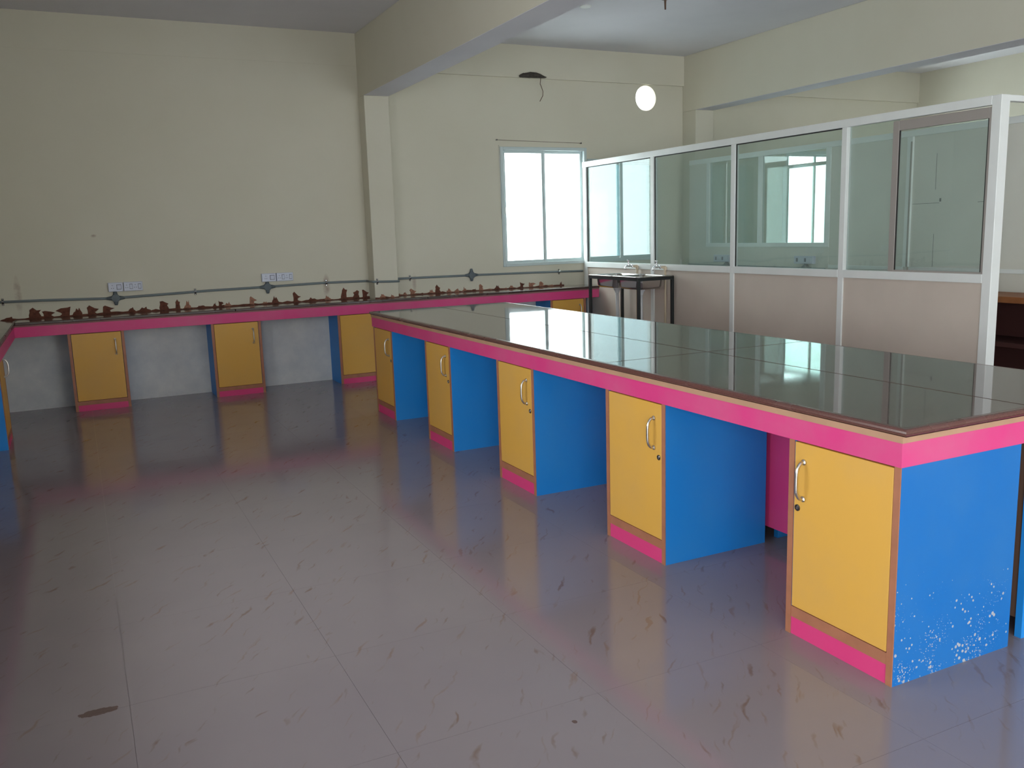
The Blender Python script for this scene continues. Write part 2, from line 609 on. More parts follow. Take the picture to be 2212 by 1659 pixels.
def wall_with_holes(name, x0, x1, y0, y1, z1, holes, label, vent=None):
    """wall along x; holes (xa, xb, za, zb)"""
    bm = bmesh.new()
    ex = sorted({x0, x1} | {h[0] for h in holes} | {h[1] for h in holes} | ({vent[0] - .34, vent[0] + .34} if vent else set()))
    for a, b in zip(ex, ex[1:]):
        mid = (a + b) / 2
        solids = [(0.0, z1)]
        hs = sorted([(h[2], h[3]) for h in holes if h[0] < mid < h[1]])
        if vent and abs(mid - vent[0]) < .34:
            hs.append((vent[1] - .34, vent[1] + .34))
        z = 0.0
        for h0, h1 in hs:
            if h0 > z + 1e-5:
                bm_box(bm, a, b, y0, y1, z, h0)
            z = h1
        if z < z1:
            bm_box(bm, a, b, y0, y1, z, z1)
    if vent:
        vx, vz, vr = vent
        n = 48
        loops = []
        for yy in (y0, y1):
            ci, sq = [], []
            for k in range(n):
                t = 2 * math.pi * k / n
                c_, s_ = math.cos(t), math.sin(t)
                ci.append(bm.verts.new((vx + vr * c_, yy, vz + vr * s_)))
                m_ = .34 / max(abs(c_), abs(s_))
                sq.append(bm.verts.new((vx + m_ * c_, yy, vz + m_ * s_)))
            loops.append((ci, sq))
            for k in range(n):
                q = (ci[k], ci[(k + 1) % n], sq[(k + 1) % n], sq[k])
                bm.faces.new(q if yy == y0 else q[::-1])
        for k in range(n):
            a, b = loops[0][0], loops[1][0]
            bm.faces.new((a[(k + 1) % n], a[k], b[k], b[(k + 1) % n]))
    bmesh.ops.recalc_face_normals(bm, faces=bm.faces[:])
    return struct(link_mesh(name, bm, 'wall'), label)


wall_back = wall_with_holes('wall_back', XL - WT, XR + WT, YW, YW + WT, ZC, BACK_WINDOWS, 'cream painted back wall behind the long bench', vent=VENT)
wall_front = wall_with_holes('wall_front', XL - WT, XR + WT, YF - WT, YF, ZC, FRONT_OPENINGS, 'cream painted front wall behind the viewer')
bm = bmesh.new()
yy_ = YF
for y0, y1, z0, z1 in LEFT_OPENINGS:
    bm_box(bm, XL - WT, XL, yy_, y0, 0, ZC)
    bm_box(bm, XL - WT, XL, y0, y1, z1, ZC)
    if z0 > 0:
        bm_box(bm, XL - WT, XL, y0, y1, 0, z0)
    yy_ = y1
bm_box(bm, XL - WT, XL, yy_, YW, 0, ZC)
struct(link_mesh('wall_left', bm, 'wall'), 'cream painted left wall')
bm = bmesh.new()
bm_box(bm, XR, XR + WT, YF, YW, 0, ZC)
struct(link_mesh('wall_right', bm, 'wall'), 'cream painted far right wall')

# beams, columns and lintel bands
for nm, lab, x0, x1, ycol, zb in (('trim_1', 'deep cream ceiling beam on a wall column left of the window', 2.915, 3.187, 9.31, 3.013),
                                  ('trim_2', 'deep cream ceiling beam on a column above the glazed partition', 7.20, 7.48, 9.25, 2.99)):
    rt = struct_root(nm, lab, ((x0 + x1) / 2, 9.4, 0))
    box('beam', x0, x1, YF, YW, zb, ZC, 'wall', rt, 0.006, 2)
    box('soffit', x0 + .002, x1 - .002, YF, ycol - .001, zb - .002, zb + .001, 'ceiling', rt)
    box('column', x0, x1, ycol, YW, 0, zb, 'wall', rt, 0.006, 2)
struct(box('trim_3', XL, 2.915, YW - 0.006, YW, 3.34, ZC, 'wall'), 'faint lintel band along the top of the left back wall')
struct(box('trim_4', 3.187, 7.20, YW - 0.03, YW, 3.308, ZC, 'wall'), 'projecting lintel band above the window')
struct(box('trim_5', 7.48, XR, YW - 0.03, YW, 3.25, ZC, 'wall'), 'projecting lintel band in the far right bay')

# ------------------------------------------------------------------ windows in the back wall


def sliding_window(name, label, x0, x1, z0, z1, film, panes=2):
    rt = struct_root(name, label, ((x0 + x1) / 2, YW, z0))
    fr = 0.038
    ya, yb = YW - 0.012, YW + 0.075
    box('window_frame', x0, x0 + fr, ya, yb, z0, z1, 'win_frame', rt, .003)
    box('window_frame', x1 - fr, x1, ya, yb, z0, z1, 'win_frame', rt, .003)
    box('window_frame', x0 + fr, x1 - fr, ya, yb, z1 - fr, z1, 'win_frame', rt, .003)
    box('window_frame', x0 + fr, x1 - fr, ya, yb, z0, z0 + fr, 'win_frame', rt, .003)
    w = (x1 - x0 - 2 * fr) / panes
    for k in range(panes):
        a = x0 + fr + k * w
        yy = YW + (0.012 if k % 2 == 0 else 0.042)
        s = 0.031
        zz0, zz1 = z0 + fr, z1 - fr
        sash = box('sash', a, a + s, yy, yy + .026, zz0, zz1, 'win_frame', rt, .002)
        box('stile', a + w - s, a + w, yy, yy + .026, zz0, zz1, 'win_frame', sash, .002)
        box('sash_rail', a + s, a + w - s, yy, yy + .026, zz1 - s, zz1, 'win_frame', sash, .002)
        box('sash_rail', a + s, a + w - s, yy, yy + .026, zz0, zz0 + s, 'win_frame', sash, .002)
        box('pane', a + s, a + w - s, yy + .010, yy + .015, zz0 + s, zz1 - s, 'glass_film' if k in film else 'glass_clear', rt)
    for k in range(0, panes, 2):
        hx = x0 + fr + (k * w) + 0.012
        box('latch', hx - .008, hx + .008, YW - .004, YW + .014, z0 + .62, z0 + .70, 'satin', rt, .003)
    box('window_sill', x0, x1, YW + .075, YW + WT - .002, z0 - .001, z0 + .012, 'wall', rt)
    return rt


sliding_window('window_1', 'two-pane sliding window blown out by daylight, left of the partition', *BACK_WINDOWS[0], film=())
sliding_window('window_2', 'blue-tinted sliding window seen through the first glass bay', *BACK_WINDOWS[1], film=(0, 1))
sliding_window('window_3', 'bright sliding window seen through three layers of glass', *BACK_WINDOWS[2], film=(), panes=4)

# ------------------------------------------------------------------ laboratory cabinets


def d_handle(x, z0, z1, parent, mat='satin', y=0.0):
    """bow handle standing off the door front (front is local -y)"""
    so = 0.034
    pts = [(x, y + .001, z1), (x, y - so * .55, z1 - .004), (x, y - so, z1 - .028), (x, y - so * 1.08, (z0 + z1) / 2), (x, y - so, z0 + .028), (x, y - so * .55, z0 + .004), (x, y + .001, z0)]
    dense = []
    for i in range(len(pts) - 1):
        p0 = Vector(pts[max(i - 1, 0)])
        p1 = Vector(pts[i])
        p2 = Vector(pts[i + 1])
        p3 = Vector(pts[min(i + 2, len(pts) - 1)])
        for k in range(4):
            t = k / 4
            dense.append(0.5 * ((2 * p1) + (-p0 + p2) * t + (2 * p0 - 5 * p1 + 4 * p2 - p3) * t * t + (-p0 + 3 * p1 - 3 * p2 + p3) * t ** 3))
    dense.append(Vector(pts[-1]))
    h = tube('handle', dense, 0.0062, mat, parent, 10)
    for zz in (z0, z1):
        lathe('handle_foot', [(0.011, 0), (0.011, 0.004), (0.007, 0.008)], (x, y, zz), (0, -1, 0), mat, h, 12)
    return h


def make_cabinet(name, label, w, depth, H, kick, rail, hside, lock, blue=('blue', 'blue')):
    """local frame: x to the right, front at y=0 facing -y, floor at z=0"""
    rt = thing(name, label, 'cabinet')
    t = 0.026
    for s, xx, bl in ((0, 0.0, blue[0]), (1, w - t, blue[1])):
        sp = box('side_panel', xx, xx + t, 0.004, depth, 0.0, H, bl, rt)
        box('edge_band', xx + .0005, xx + t - .0005, 0.0, 0.004, 0.0, H, 'edge', sp)
    box('kickboard', t, w - t, 0.004, 0.022, 0.0, kick, 'pink_plain', rt)
    box('bottom_rail', t, w - t, 0.002, depth - .02, kick, rail, 'edge', rt)
    box('top_panel', t, w - t, 0.02, depth - .02, H - .02, H, 'carcass', rt)
    box('back_panel', t, w - t, depth - .02, depth - .008, kick, H, 'carcass', rt)
    g = 0.003
    door = box('door', t + g, w - t - g, 0.001, 0.019, rail + g, H - .006, 'yellow', rt, .0015)
    if hside == 'right':
        hx, lx = w - t - 0.058, w - t - 0.022
    else:
        hx, lx = t + 0.05, t + 0.022
    d_handle(hx, H - .215, H - .075, door)
    if lock:
        lathe('lock', [(0.0125, 0), (0.0125, 0.003), (0.0095, 0.005), (0.0095, 0.0035), (0.0, 0.0035)], (lx, 0.001, H - .255), (0, -1, 0), 'darksteel', door, 16)
        box('key_slot', lx - .0015, lx + .0015, -.0035, -.002, H - .261, H - .249, 'chrome', door)
    return rt


XC = 2.318
IW = 0.497
ISL_Y = [1.916, 3.190, 4.470, 5.740, 7.018]
isl_labels = ['nearest yellow-door cabinet at the corner of the island, blue end splashed with paint',
              'second yellow-door cabinet from the near corner of the island',
              'middle yellow-door cabinet of the five along the island front',
              'fourth yellow-door cabinet from the near corner of the island',
              'farthest yellow-door cabinet of the island, near the wall bench']
G_ISL = 'cabinets along the island front'
near_cab = make_cabinet('island_cabinet', isl_labels[0], IW, 0.60, 0.762, 0.070, 0.112, 'left', True, ('blue', 'blue_splash'))
near_cab['group'] = G_ISL
near_cab.location = (XC, ISL_Y[0] + IW, 0)
near_cab.rotation_euler = (0, 0, -math.pi / 2)
isl_cab = make_cabinet('island_cabinet', isl_labels[1], IW, 0.60, 0.762, 0.070, 0.112, 'right', True)
isl_cab['group'] = G_ISL
for k in range(1, 5):
    c = isl_cab if k == 1 else copy_tree(isl_cab)
    c['label'] = isl_labels[k]
    c.location = (XC, ISL_Y[k] + IW, 0)
    c.rotation_euler = (0, 0, -math.pi / 2)
# the row behind, doors on the far side
for k, lab in ((0, 'blue-sided cabinet of the island back row, at the near right end'), (1, 'blue-sided island cabinet seen low behind the pink panel')):
    c = copy_tree(isl_cab)
    c['label'] = lab
    c['group'] = 'cabinets along the island back'
    c.location = (2.985 + 0.60 + 0.03, ISL_Y[k] + .015, 0)
    c.rotation_euler = (0, 0, math.pi / 2)

# wall bench cabinets
BF = 9.142
bench_labels = ['yellow-door cabinet under the wall bench, nearest the left corner',
                'second yellow-door cabinet under the wall bench, below the right switches',
                'third yellow-door cabinet under the wall bench, half hidden by the island',
                'yellow-door cabinet under the wall bench hidden behind the island top',
                'last yellow-door cabinet under the wall bench, beside the sink stand']
b0 = make_cabinet('bench_cabinet', bench_labels[0], 0.485, YW - BF - .004, 0.738, 0.056, 0.094, 'right', False)
b0['group'] = 'cabinets under the wall bench'
for k, bx in enumerate([-0.122, 1.157, 2.436, 5.000]):
    c = b0 if k == 0 else copy_tree(b0)
    c['label'] = bench_labels[k if k < 3 else 4]
    c.location = (bx, BF, 0)
cl = copy_tree(b0)
cl['label'] = 'cabinet under the left bench, cut off by the left picture edge'
cl['group'] = 'cabinets under the left bench'
cl.location = (-0.595, 7.72, 0)
cl.rotation_euler = (0, 0, math.pi / 2)

# ------------------------------------------------------------------ island top
IX0, IX1, IY0, IY1 = 2.303, 3.655, 1.890, 7.565
fr = thing('island_top_frame', 'pink fascia frame with raw plywood strip under the island granite', 'table frame', (2.97, 4.7, 0.76))
fx0, fx1, fy0, fy1 = XC - .004, 3.640, 1.912, 7.535
for nm, z0, z1, mt, e in (('fascia', 0.763, 0.845, 'pink', 0.0), ('plywood_strip', 0.845, 0.868, 'ply', 0.004)):
    th = 0.02
    box(nm, fx0 - e, fx0 + th, fy0 - e, fy1 + e, z0, z1, mt, fr)
    box(nm, fx1 - th, fx1 + e, fy0 - e, fy1 + e, z0, z1, mt, fr)
    box(nm, fx0 + th, fx1 - th, fy0 - e, fy0 + th, z0, z1, mt, fr)
    box(nm, fx0 + th, fx1 - th, fy1 - th, fy1 + e, z0, z1, mt, fr)
box('sub_top', fx0 + .02, fx1 - .02, fy0 + .02, fy1 - .02, 0.842, 0.862, 'ply', fr)
pm = box('modesty_panel', 2.944, 2.960, 2.05, 7.40, 0.075, 0.842, 'pink_plain', fr)

wt = thing('island_worktop', 'polished brown granite island top mirroring the bright window', 'worktop', (2.97, 4.7, 0.868))
JX, JY, g = 2.953, 3.690, 0.0035
nose = 0.026


def slab(x0, x1, y0, y1):
    return box('granite_slab', x0, x1, y0, y1, 0.868, 0.893, 'granite', wt, 0.0012)


slab(IX0 + nose, JX - g, IY0 + nose, JY - g)
slab(JX + g, IX1 - nose, IY0 + nose, JY - g)
slab(IX0 + nose, JX - g, JY + g, IY1 - nose)
slab(JX + g, IX1 - nose, JY + g, IY1 - nose)
box('joint_filler', JX - g, JX + g, IY0 + nose, IY1 - nose, 0.868, 0.8912, 'joint', wt)
box('joint_filler', IX0 + nose, IX1 - nose, JY - g, JY + g, 0.868, 0.8911, 'joint', wt)


def nosing(a, b, nrm):
    """bull-nosed edge strip from a to b; nrm points outwards; mitred ends"""
    a, b, nrm = Vector(a), Vector(b), Vector(nrm)
    d = (b - a).normalized()
    prof = [(0, 0.868), (nose - .006, 0.868)]
    for k in range(7):
        t = -math.pi / 2 + math.pi * k / 6
        prof.append((nose - .0125 + .0125 * math.cos(t), 0.8805 + .0123 * math.sin(t)))
    prof += [(0, 0.893)]
    c = (a + b) / 2
    bm = bmesh.new()
    rings = []
    for p, s in ((a, -1), (b, 1)):
        rings.append([bm.verts.new(Vector((p.x, p.y, 0)) + nrm * o_ + d * (s * o_) + Vector((0, 0, z)) - Vector((c.x, c.y, 0.88))) for o_, z in prof])
    n = len(prof)
    for k in range(n):
        bm.faces.new((rings[0][k], rings[0][(k + 1) % n], rings[1][(k + 1) % n], rings[1][k]))
    bm.faces.new(rings[0][::-1])
    bm.faces.new(rings[1])
    bmesh.ops.recalc_face_normals(bm, faces=bm.faces[:])
    return link_mesh('nosing', bm, 'granite_edge', wt, Vector((c.x, c.y, 0.88)) - wt.location)


q = [(IX0 + nose, IY0 + nose), (IX1 - nose, IY0 + nose), (IX1 - nose, IY1 - nose), (IX0 + nose, IY1 - nose)]
for (a, b, nn) in ((0, 1, (0, -1, 0)), (1, 2, (1, 0, 0)), (2, 3, (0, 1, 0)), (3, 0, (-1, 0, 0))):
    nosing((*q[a], 0), (*q[b], 0), nn)

# ------------------------------------------------------------------ wall bench and left bench
BX1 = 5.668
LBX = -0.545     # front of the left bench
bf = thing('wall_bench_frame', 'pink fascia with plywood strip carrying the long wall bench', 'table frame', (2.4, 9.3, 0.74))
box('fascia', LBX, BX1, 9.132, 9.150, 0.739, 0.834, 'pink', bf)
box('plywood_strip', LBX, BX1, 9.129, 9.150, 0.834, 0.850, 'ply_dusty', bf)
box('sub_top', LBX, BX1, 9.150, YW - .002, 0.832, 0.850, 'ply', bf)
lf = thing('side_bench_frame', 'pink fascia of the bench at the left picture edge', 'table frame', (-0.75, 6, 0.74))
box('fascia', LBX - .018, LBX, 2.0, 9.150, 0.739, 0.834, 'pink', lf)
box('plywood_strip', LBX - .021, LBX + .003, 2.0, 9.129, 0.834, 0.850, 'ply_dusty', lf)
box('sub_top', XL, LBX - .02, 2.0, YW - .002, 0.832, 0.850, 'ply', lf)
bt = thing('wall_bench_top', 'long dark granite bench top along the back wall with mortar dabs', 'worktop', (2.4, 9.3, 0.85))
for a, b in ((LBX + .012, 1.40), (1.403, 3.45), (3.453, BX1)):
    sl = box('granite_slab', a, b, 9.130, YW - .001, 0.850, 0.876, 'granite_bench', bt, .0015)
    box('nosing', a, b, 9.116, 9.130, 0.851, 0.8755, 'granite_bench_edge', sl, .005, 2)
lt = thing('side_worktop', 'dark granite bench top running off the left picture edge', 'worktop', (-0.75, 6, 0.85))
for a, b in ((2.0, 4.4), (4.403, 6.8), (6.803, YW - .001)):
    sl = box('granite_slab', XL + .001, LBX - .002, a, b, 0.850, 0.876, 'granite_bench', lt, .0015)
    box('nosing', LBX - .002, LBX + .011, a, min(b, 9.129), 0.851, 0.8755, 'granite_bench_edge', sl, .005, 2)

# mortar dabs along the joint of bench and wall: (x, width, height)
DABS = [(-0.6, .133, .042), (-0.38, .117, .135), (-0.26, .117, .094), (-0.13, .127, .125), (-0.01, .085, .114), (.12, .106, .114), (.25, .106, .114), (.47, .074, .073), (.58, .127, .062), (.77, .095, .125), (.9, .053, .125), (1.0, .064, .114), (1.13, .138, .042), (1.26, .042, .062), (1.32, .053, .083), (1.39, .085, .062), (1.64, .074, .114), (1.77, .074, .042), (1.88, .074, .104), (2.1, .085, .125), (2.28, .138, .052), (2.44, .074, .073), (2.62, .074, .156), (2.76, .074, .104), (2.87, .075, .114), (3.0, .074, .073), (3.11, .064, .042), (3.25, .095, .042), (3.33, .053, .062), (3.43, .085, .083), (3.54, .042, .031), (3.65, .074, .073), (3.73, .074, .114), (3.87, .064, .073), (3.97, .064, .062), (4.07, .064, .073), (4.19, .085, .042), (4.28, .064, .094), (4.39, .074, .031), (4.49, .074, .073), (4.6, .053, .031), (4.68, .074, .062), (4.82, .064, .094), (4.95, .095, .083), (5.08, .074, .083), (5.21, .138, .031), (5.36, .032, .073)]
rnd = random.Random(11)
for i, (x, w, h) in enumerate(DABS):
    on_col = 2.915 < x < 3.187
    yb = 9.31 if on_col else YW
    bm = bmesh.new()
    front, back = [], []
    h *= .80
    w *= .88
    kind = rnd.choice('flag flag block mound'.split()) if h > .06 else 'mound'
    j = lambda a: a * rnd.uniform(.85, 1.15)
    if kind == 'flag':        # a trowel flick: slanted top, ragged right side
        lean = rnd.uniform(-.1, .15)
        prof = [(-.45, 0), (.35, 0), (.45, .10), (.22, .30), (.30, .45), (.62, .62), (.30, .80), (-.28, 1.0), (-.50, .95), (-.42, .5)]
    elif kind == 'block':
        lean = rnd.uniform(-.12, .12)
        prof = [(-.5, 0), (.5, 0), (.55, .25), (.42, .5), (.50, .78), (.18, .86), (-.1, 1.0), (-.42, .92), (-.38, .6), (-.52, .3)]
    else:
        lean = 0.0
        prof = [(-.6, 0), (.6, 0), (.52, .35), (.30, .55), (.22, .95), (.05, .70), (-.15, .85), (-.32, .5), (-.5, .4), (-.62, .15)]
    if rnd.random() < .3:
        prof = [(-a_, b_) for a_, b_ in prof][::-1]
    n = len(prof)
    for a_, b_ in prof:
        px = j(a_) * w + lean * b_ * h
        pz = j(b_) * h
        th = rnd.uniform(.002, .006)
        front.append(bm.verts.new((px * .93, -th, pz)))
        back.append(bm.verts.new((px, 0, pz)))
    cvert = bm.verts.new((0, -.008, h * .5))
    for k in range(n):
        a, b = k, (k + 1) % n
        bm.faces.new((front[a], front[b], cvert))
        bm.faces.new((back[a], back[b], front[b], front[a]))
    bmesh.ops.recalc_face_normals(bm, faces=bm.faces[:])
    dark = x < .3 or rnd.random() < (.75 if x < 3 else .35)
    link_mesh('mortar_dab', bm, 'mortar' if dark else 'mortar_pale', bt, Vector((x, yb - .0005, 0.874)) - bt.location)
    # squeezed-out mortar on the stone in front of the dab
    if h > .05 and not on_col:
        bm = bmesh.new()
        ring, top = [], bm.verts.new((0, -.015, .008))
        for k in range(10):
            t = 2 * math.pi * k / 10
            ring.append(bm.verts.new((math.cos(t) * w * .55 * rnd.uniform(.7, 1.1), -.03 + math.sin(t) * .035 * rnd.uniform(.7, 1.1), 0)))
        for k in range(10):
            bm.faces.new((ring[k], ring[(k + 1) % 10], top))
        bmesh.ops.recalc_face_normals(bm, faces=bm.faces[:])
        link_mesh('mortar_blob', bm, 'mortar', bt, Vector((x, YW - .002, 0.8762)) - bt.location)
# ragged fillet of mortar in the joint
for xa, xb, yb in ((-0.62, 2.915, YW), (2.915, 3.187, 9.31), (3.187, 5.40, YW)):
    n = max(4, int((xb - xa) / .05))
    bm = bmesh.new()
    prev = None
    for k in range(n + 1):
        x = xa + (xb - xa) * k / n
        hh = rnd.uniform(.006, .022)
        dd = rnd.uniform(.006, .016)
        cur = [bm.verts.new((x, 0, 0)), bm.verts.new((x, -dd, 0)), bm.verts.new((x, 0, hh))]
        if prev:
            for a in range(3):
                b = (a + 1) % 3
                bm.faces.new((prev[a], prev[b], cur[b], cur[a]))
        prev = cur
    bmesh.ops.recalc_face_normals(bm, faces=bm.faces[:])
    link_mesh('mortar_fillet', bm, 'mortar', bt, Vector((0, yb - .0006, 0.8762)) - bt.location)

# ------------------------------------------------------------------ conduit, junction boxes, switch boards


def junction_box(parent, centre, nrm, up, side, r=.040, stub=.075, mat='pvc_dark'):
    """round PVC box with four stub arms; nrm points out of the wall"""
    c, nrm, up, side = Vector(centre), Vector(nrm), Vector(up), Vector(side)
    jb = lathe('junction_box', [(r, -.014), (r, .016), (r * .92, .022), (r * .3, .024)], c, nrm, mat, parent, 20)
    for d, l in ((up, stub), (-up, stub * .92), (side, stub * 1.1), (-side, stub * 1.1)):
        tube('stub_arm', [c + d * r * .6, c + d * (r + .012), c + d * l], [.024, .019, .013], mat, jb, 10)
    return jb


def saddle(parent, centre, nrm, up, side, r=.0125):
    c, nrm, up, side = Vector(centre), Vector(nrm), Vector(up), Vector(side)
    bm = bmesh.new()
    prof = [(-.032, -.010), (-.016, -.010)]
    for k in range(7):
        t = math.pi * (1 - k / 6)
        prof.append((math.cos(t) * (r + .0035), math.sin(t) * (r + .0035)))
    prof += [(.016, -.010), (.032, -.010)]
    rows = []
    for s in (-.009, .009):
        rows.append([bm.verts.new(up * a + nrm * b + side * s) for a, b in prof])
    for k in range(len(prof) - 1):
        bm.faces.new((rows[0][k], rows[0][k + 1], rows[1][k + 1], rows[1][k]))
    bmesh.ops.solidify(bm, geom=bm.faces[:], thickness=.0015)
    sd = link_mesh('saddle_clip', bm, 'chrome', parent, c - world_off(parent))
    for s in (-.025, .025):
        lathe('screw', [(.006, 0), (.006, .002), (.003, .004)], c + up * s - nrm * .010, nrm, 'chrome', sd, 10)


UP = (0, 0, 1)
cd = thing('wall_conduit', 'grey plastic conduit with round boxes along the back wall above the bench', 'conduit', (2.4, YW, 1.05))
NB = (0, -1, 0)
SX = (1, 0, 0)
CY = 9.504
tube('conduit_pipe', [(-0.94, CY, 1.052), (-0.3, CY, 1.046), (0.29, CY, 1.028), (0.68, CY, 1.037), (1.2, CY, 1.051), (1.80, CY, 1.058), (2.41, CY, 1.068), (2.86, CY, 1.063), (2.893, CY, 1.062)], .0125, 'pvc_grey', cd)
tube('conduit_pipe', arc_pts([(2.89, CY, 1.062), (2.898, 9.296, 1.061), (3.03, 9.296, 1.056), (3.195, 9.296, 1.052)], 5, .015), .0125, 'pvc_grey', cd)
tube('conduit_pipe', arc_pts([(3.188, 9.296, 1.052), (3.203, 9.40, 1.06), (3.203, CY, 1.069), (3.4, CY, 1.069), (4.046, CY, 1.064), (4.153, CY, 1.065), (5.0, CY, 1.055), (5.666, CY, 1.043)], 4, .012), .0125, 'pvc_grey', cd)
for x, z in ((.336, 1.028), (1.806, 1.057), (4.156, 1.065)):
    junction_box(cd, (x, CY, z), NB, UP, SX)
for x, z in ((-.631, 1.049), (1.082, 1.048), (2.436, 1.067), (3.397, 1.069), (5.331, 1.050)):
    saddle(cd, (x, CY, z), NB, UP, SX)
saddle(cd, (2.915 + .03, 9.297, 1.060), NB, UP, SX)


def switch_board(label, x0, x1, z0, z1, split):
    rt = thing('switch_board', label, 'switch board', ((x0 + x1) / 2, YW, z0), 'pairs of switch plates above the bench')
    for a, b, big in ((x0, split - .003, False), (split + .003, x1, True)):
        bx_ = box('mounting_box', a, b, YW - .034, YW, z0, z1, 'switch', rt, .002)
        pl = box('cover_plate', a + .001, b - .001, YW - .042, YW - .034, z0 + .001, z1 - .001, 'switch', bx_, .003)
        n = 2 if not big else 4
        w = (b - a - .016) / n
        for k in range(n):
            cx = a + .008 + w * (k + .5)
            cz = (z0 + z1) / 2
            if k % 2 == 0:        # three-pin socket
                for dx, dz in ((0, .016), (-.009, -.010), (.009, -.010)):
                    lathe('socket_hole', [(.0038, 0), (.0038, .0012)], (cx + dx, YW - .042, cz + dz), NB, 'switch_dark', rt, 10)
            else:                 # rocker switch
                box('rocker_recess', cx - w * .36, cx + w * .36, YW - .0432, YW - .042, cz - .025, cz + .025, 'switch_dark', rt)
                rk = box('rocker', cx - w * .30, cx + w * .30, YW - .0475, YW - .0432, cz - .021, cz + .021, 'switch', rt, .002)
                rk.rotation_euler = (math.radians(6), 0, 0)
    return rt


switch_board('pair of white switch plates on the back wall, left of the two', .278, .590, 1.092, 1.180, .415)
switch_board('pair of white switch plates on the back wall, nearer the column', 1.752, 2.078, 1.112, 1.198, 1.902)
tube('conduit_riser', [(.336, CY, 1.06), (.336, CY, 1.10)], .0125, 'pvc_dark', cd)
tube('conduit_riser', [(1.806, CY, 1.09), (1.806, CY, 1.12)], .0125, 'pvc_dark', cd)

# ------------------------------------------------------------------ front glazed partition (x = 5.685)
P1 = thing('glazed_partition', 'white aluminium partition with four glass bays above beige panels', 'partition', (5.71, 6.8, 0))
PX0, PX1 = 5.686, 5.738
PT = 2.358
posts = [(8.03, 8.085), (6.715, 6.77), (5.36, 5.415)]
box('wall_jamb', PX0, PX1, 9.435, YW - .0125, 0, 2.296, 'alu', P1, .002)
for a, b in posts:
    box('post', PX0, PX1, a, b, 0, 2.296, 'alu', P1, .002)
box('corner_post', PX0, 5.775, 4.035, 4.105, 0, PT, 'alu', P1, .003)
box('top_rail', PX0 - .004, PX1, 4.105, YW - .0125, 2.296, PT, 'alu', P1, .002)
bays = [(8.085, 9.435), (6.77, 8.03), (5.415, 6.715), (4.105, 5.36)]
for i, (a, b) in enumerate(bays):
    box('sill_rail', PX0 - .003, PX1, a, b, 1.092, 1.155, 'alu', P1, .002)
    box('base_rail', PX0, PX1, a, b, 0.0, 0.06, 'alu', P1, .002)
    box('lower_panel', 5.700, 5.712, a, b, 0.06, 1.092, 'panel', P1)
    if i < 3:
        pn = box('glass_pane', 5.710, 5.715, a, b, 1.155, 2.296, 'glass', P1)
        box('gasket', 5.703, 5.7095, a, a + .010, 1.155, 2.296, 'rubber', pn)
        box('gasket', 5.703, 5.7095, b - .010, b, 1.155, 2.296, 'rubber', pn)
        box('gasket', 5.703, 5.7095, a + .01, b - .01, 2.287, 2.296, 'rubber', pn)
    else:
        m_ = 4.905
        box('glass_pane', 5.722, 5.727, m_ - .02, b, 1.155, 2.296, 'glass', P1)
        sash = box('sliding_sash', 5.690, 5.716, m_ - .045, m_ + .010, 1.155, 2.285, 'alu_grey', P1, .002)
        box('stile', 5.690, 5.716, a, a + .018, 1.155, 2.285, 'alu_grey', sash, .002)
        box('sash_rail', 5.690, 5.716, a + .018, m_ - .045, 2.212, 2.285, 'alu_grey', sash, .002)
        box('sash_rail', 5.690, 5.716, a + .018, m_ - .045, 1.155, 1.168, 'alu_grey', sash, .001)
        pn = box('sash_glass', 5.701, 5.706, a + .018, m_ - .045, 1.168, 2.212, 'glass', sash)
        box('gasket', 5.695, 5.7005, m_ - .053, m_ - .045, 1.168, 2.212, 'rubber', sash)
        box('gasket', 5.695, 5.7005, a + .018, a + .027, 1.168, 2.212, 'rubber', sash)
# return over the doorway, towards the second partition
box('return_rail', 5.775, 7.10, 4.045, 4.095, 2.318, PT, 'alu', P1, .002)

# ------------------------------------------------------------------ second partition (x = 7.10), beyond the glass
P2 = thing('board_partition', 'second white partition behind the glass, boarded with two panes', 'partition', (7.12, 6.5, 0))
QX0, QX1 = 7.100, 7.150
box('top_rail', QX0 - .004, QX1, 3.6, 9.245, 2.305, 2.362, 'alu', P2, .002)
for a, b in ((6.90, 6.965), (7.925, 7.985), (8.855, 8.905)):
    box('post', QX0, QX1, a, b, 1.335, 2.305, 'alu', P2, .002)
for a, b in ((5.895, 5.955), (4.60, 4.66)):
    box('post', QX0 - .012, QX1, a, b, 1.105, 2.305, 'alu', P2, .002)
    box('post_cover', QX0 - .016, QX0 - .012, a, a + .018, 1.105, 2.26, 'alu_grey', P2)
for a, b in ((6.965, 7.925), (7.985, 8.855)):
    box('glass_pane', 7.120, 7.125, a, b, 1.335, 2.305, 'glass', P2)
box('sill_rail', QX0 - .004, QX1, 6.90, 8.905, 1.290, 1.335, 'alu', P2, .002)
box('side_board', 7.105, 7.14, 8.905, 9.245, 1.29, 2.305, 'panel_white', P2)
box('lower_board', 7.105, 7.14, 6.90, 9.245, 0, 1.29, 'panel_white', P2)
for a, b in ((5.955, 6.90), (4.66, 5.895), (3.6, 4.60)):
    box('upper_board', 7.112, 7.13, a, b, 1.105, 2.305, 'panel_white', P2)
    box('mid_rail', QX0, QX1, a, b, 1.070, 1.105, 'alu', P2, .002)
    box('lower_board', 7.112, 7.13, a, b, 0, 1.070, 'panel_white', P2)
# pencilled setting-out lines on one board
for a, b, c, d in ((5.645, 5.649, 1.81, 2.13), (5.60, 5.885, 1.687, 1.691), (5.640, 5.644, 1.11, 1.41), (5.09, 5.215, 1.679, 1.683), (5.58, 5.60, 1.70, 1.73)):
    box('pencil_line', 7.1112, 7.112, a, b, c, d, 'pencil', P2)

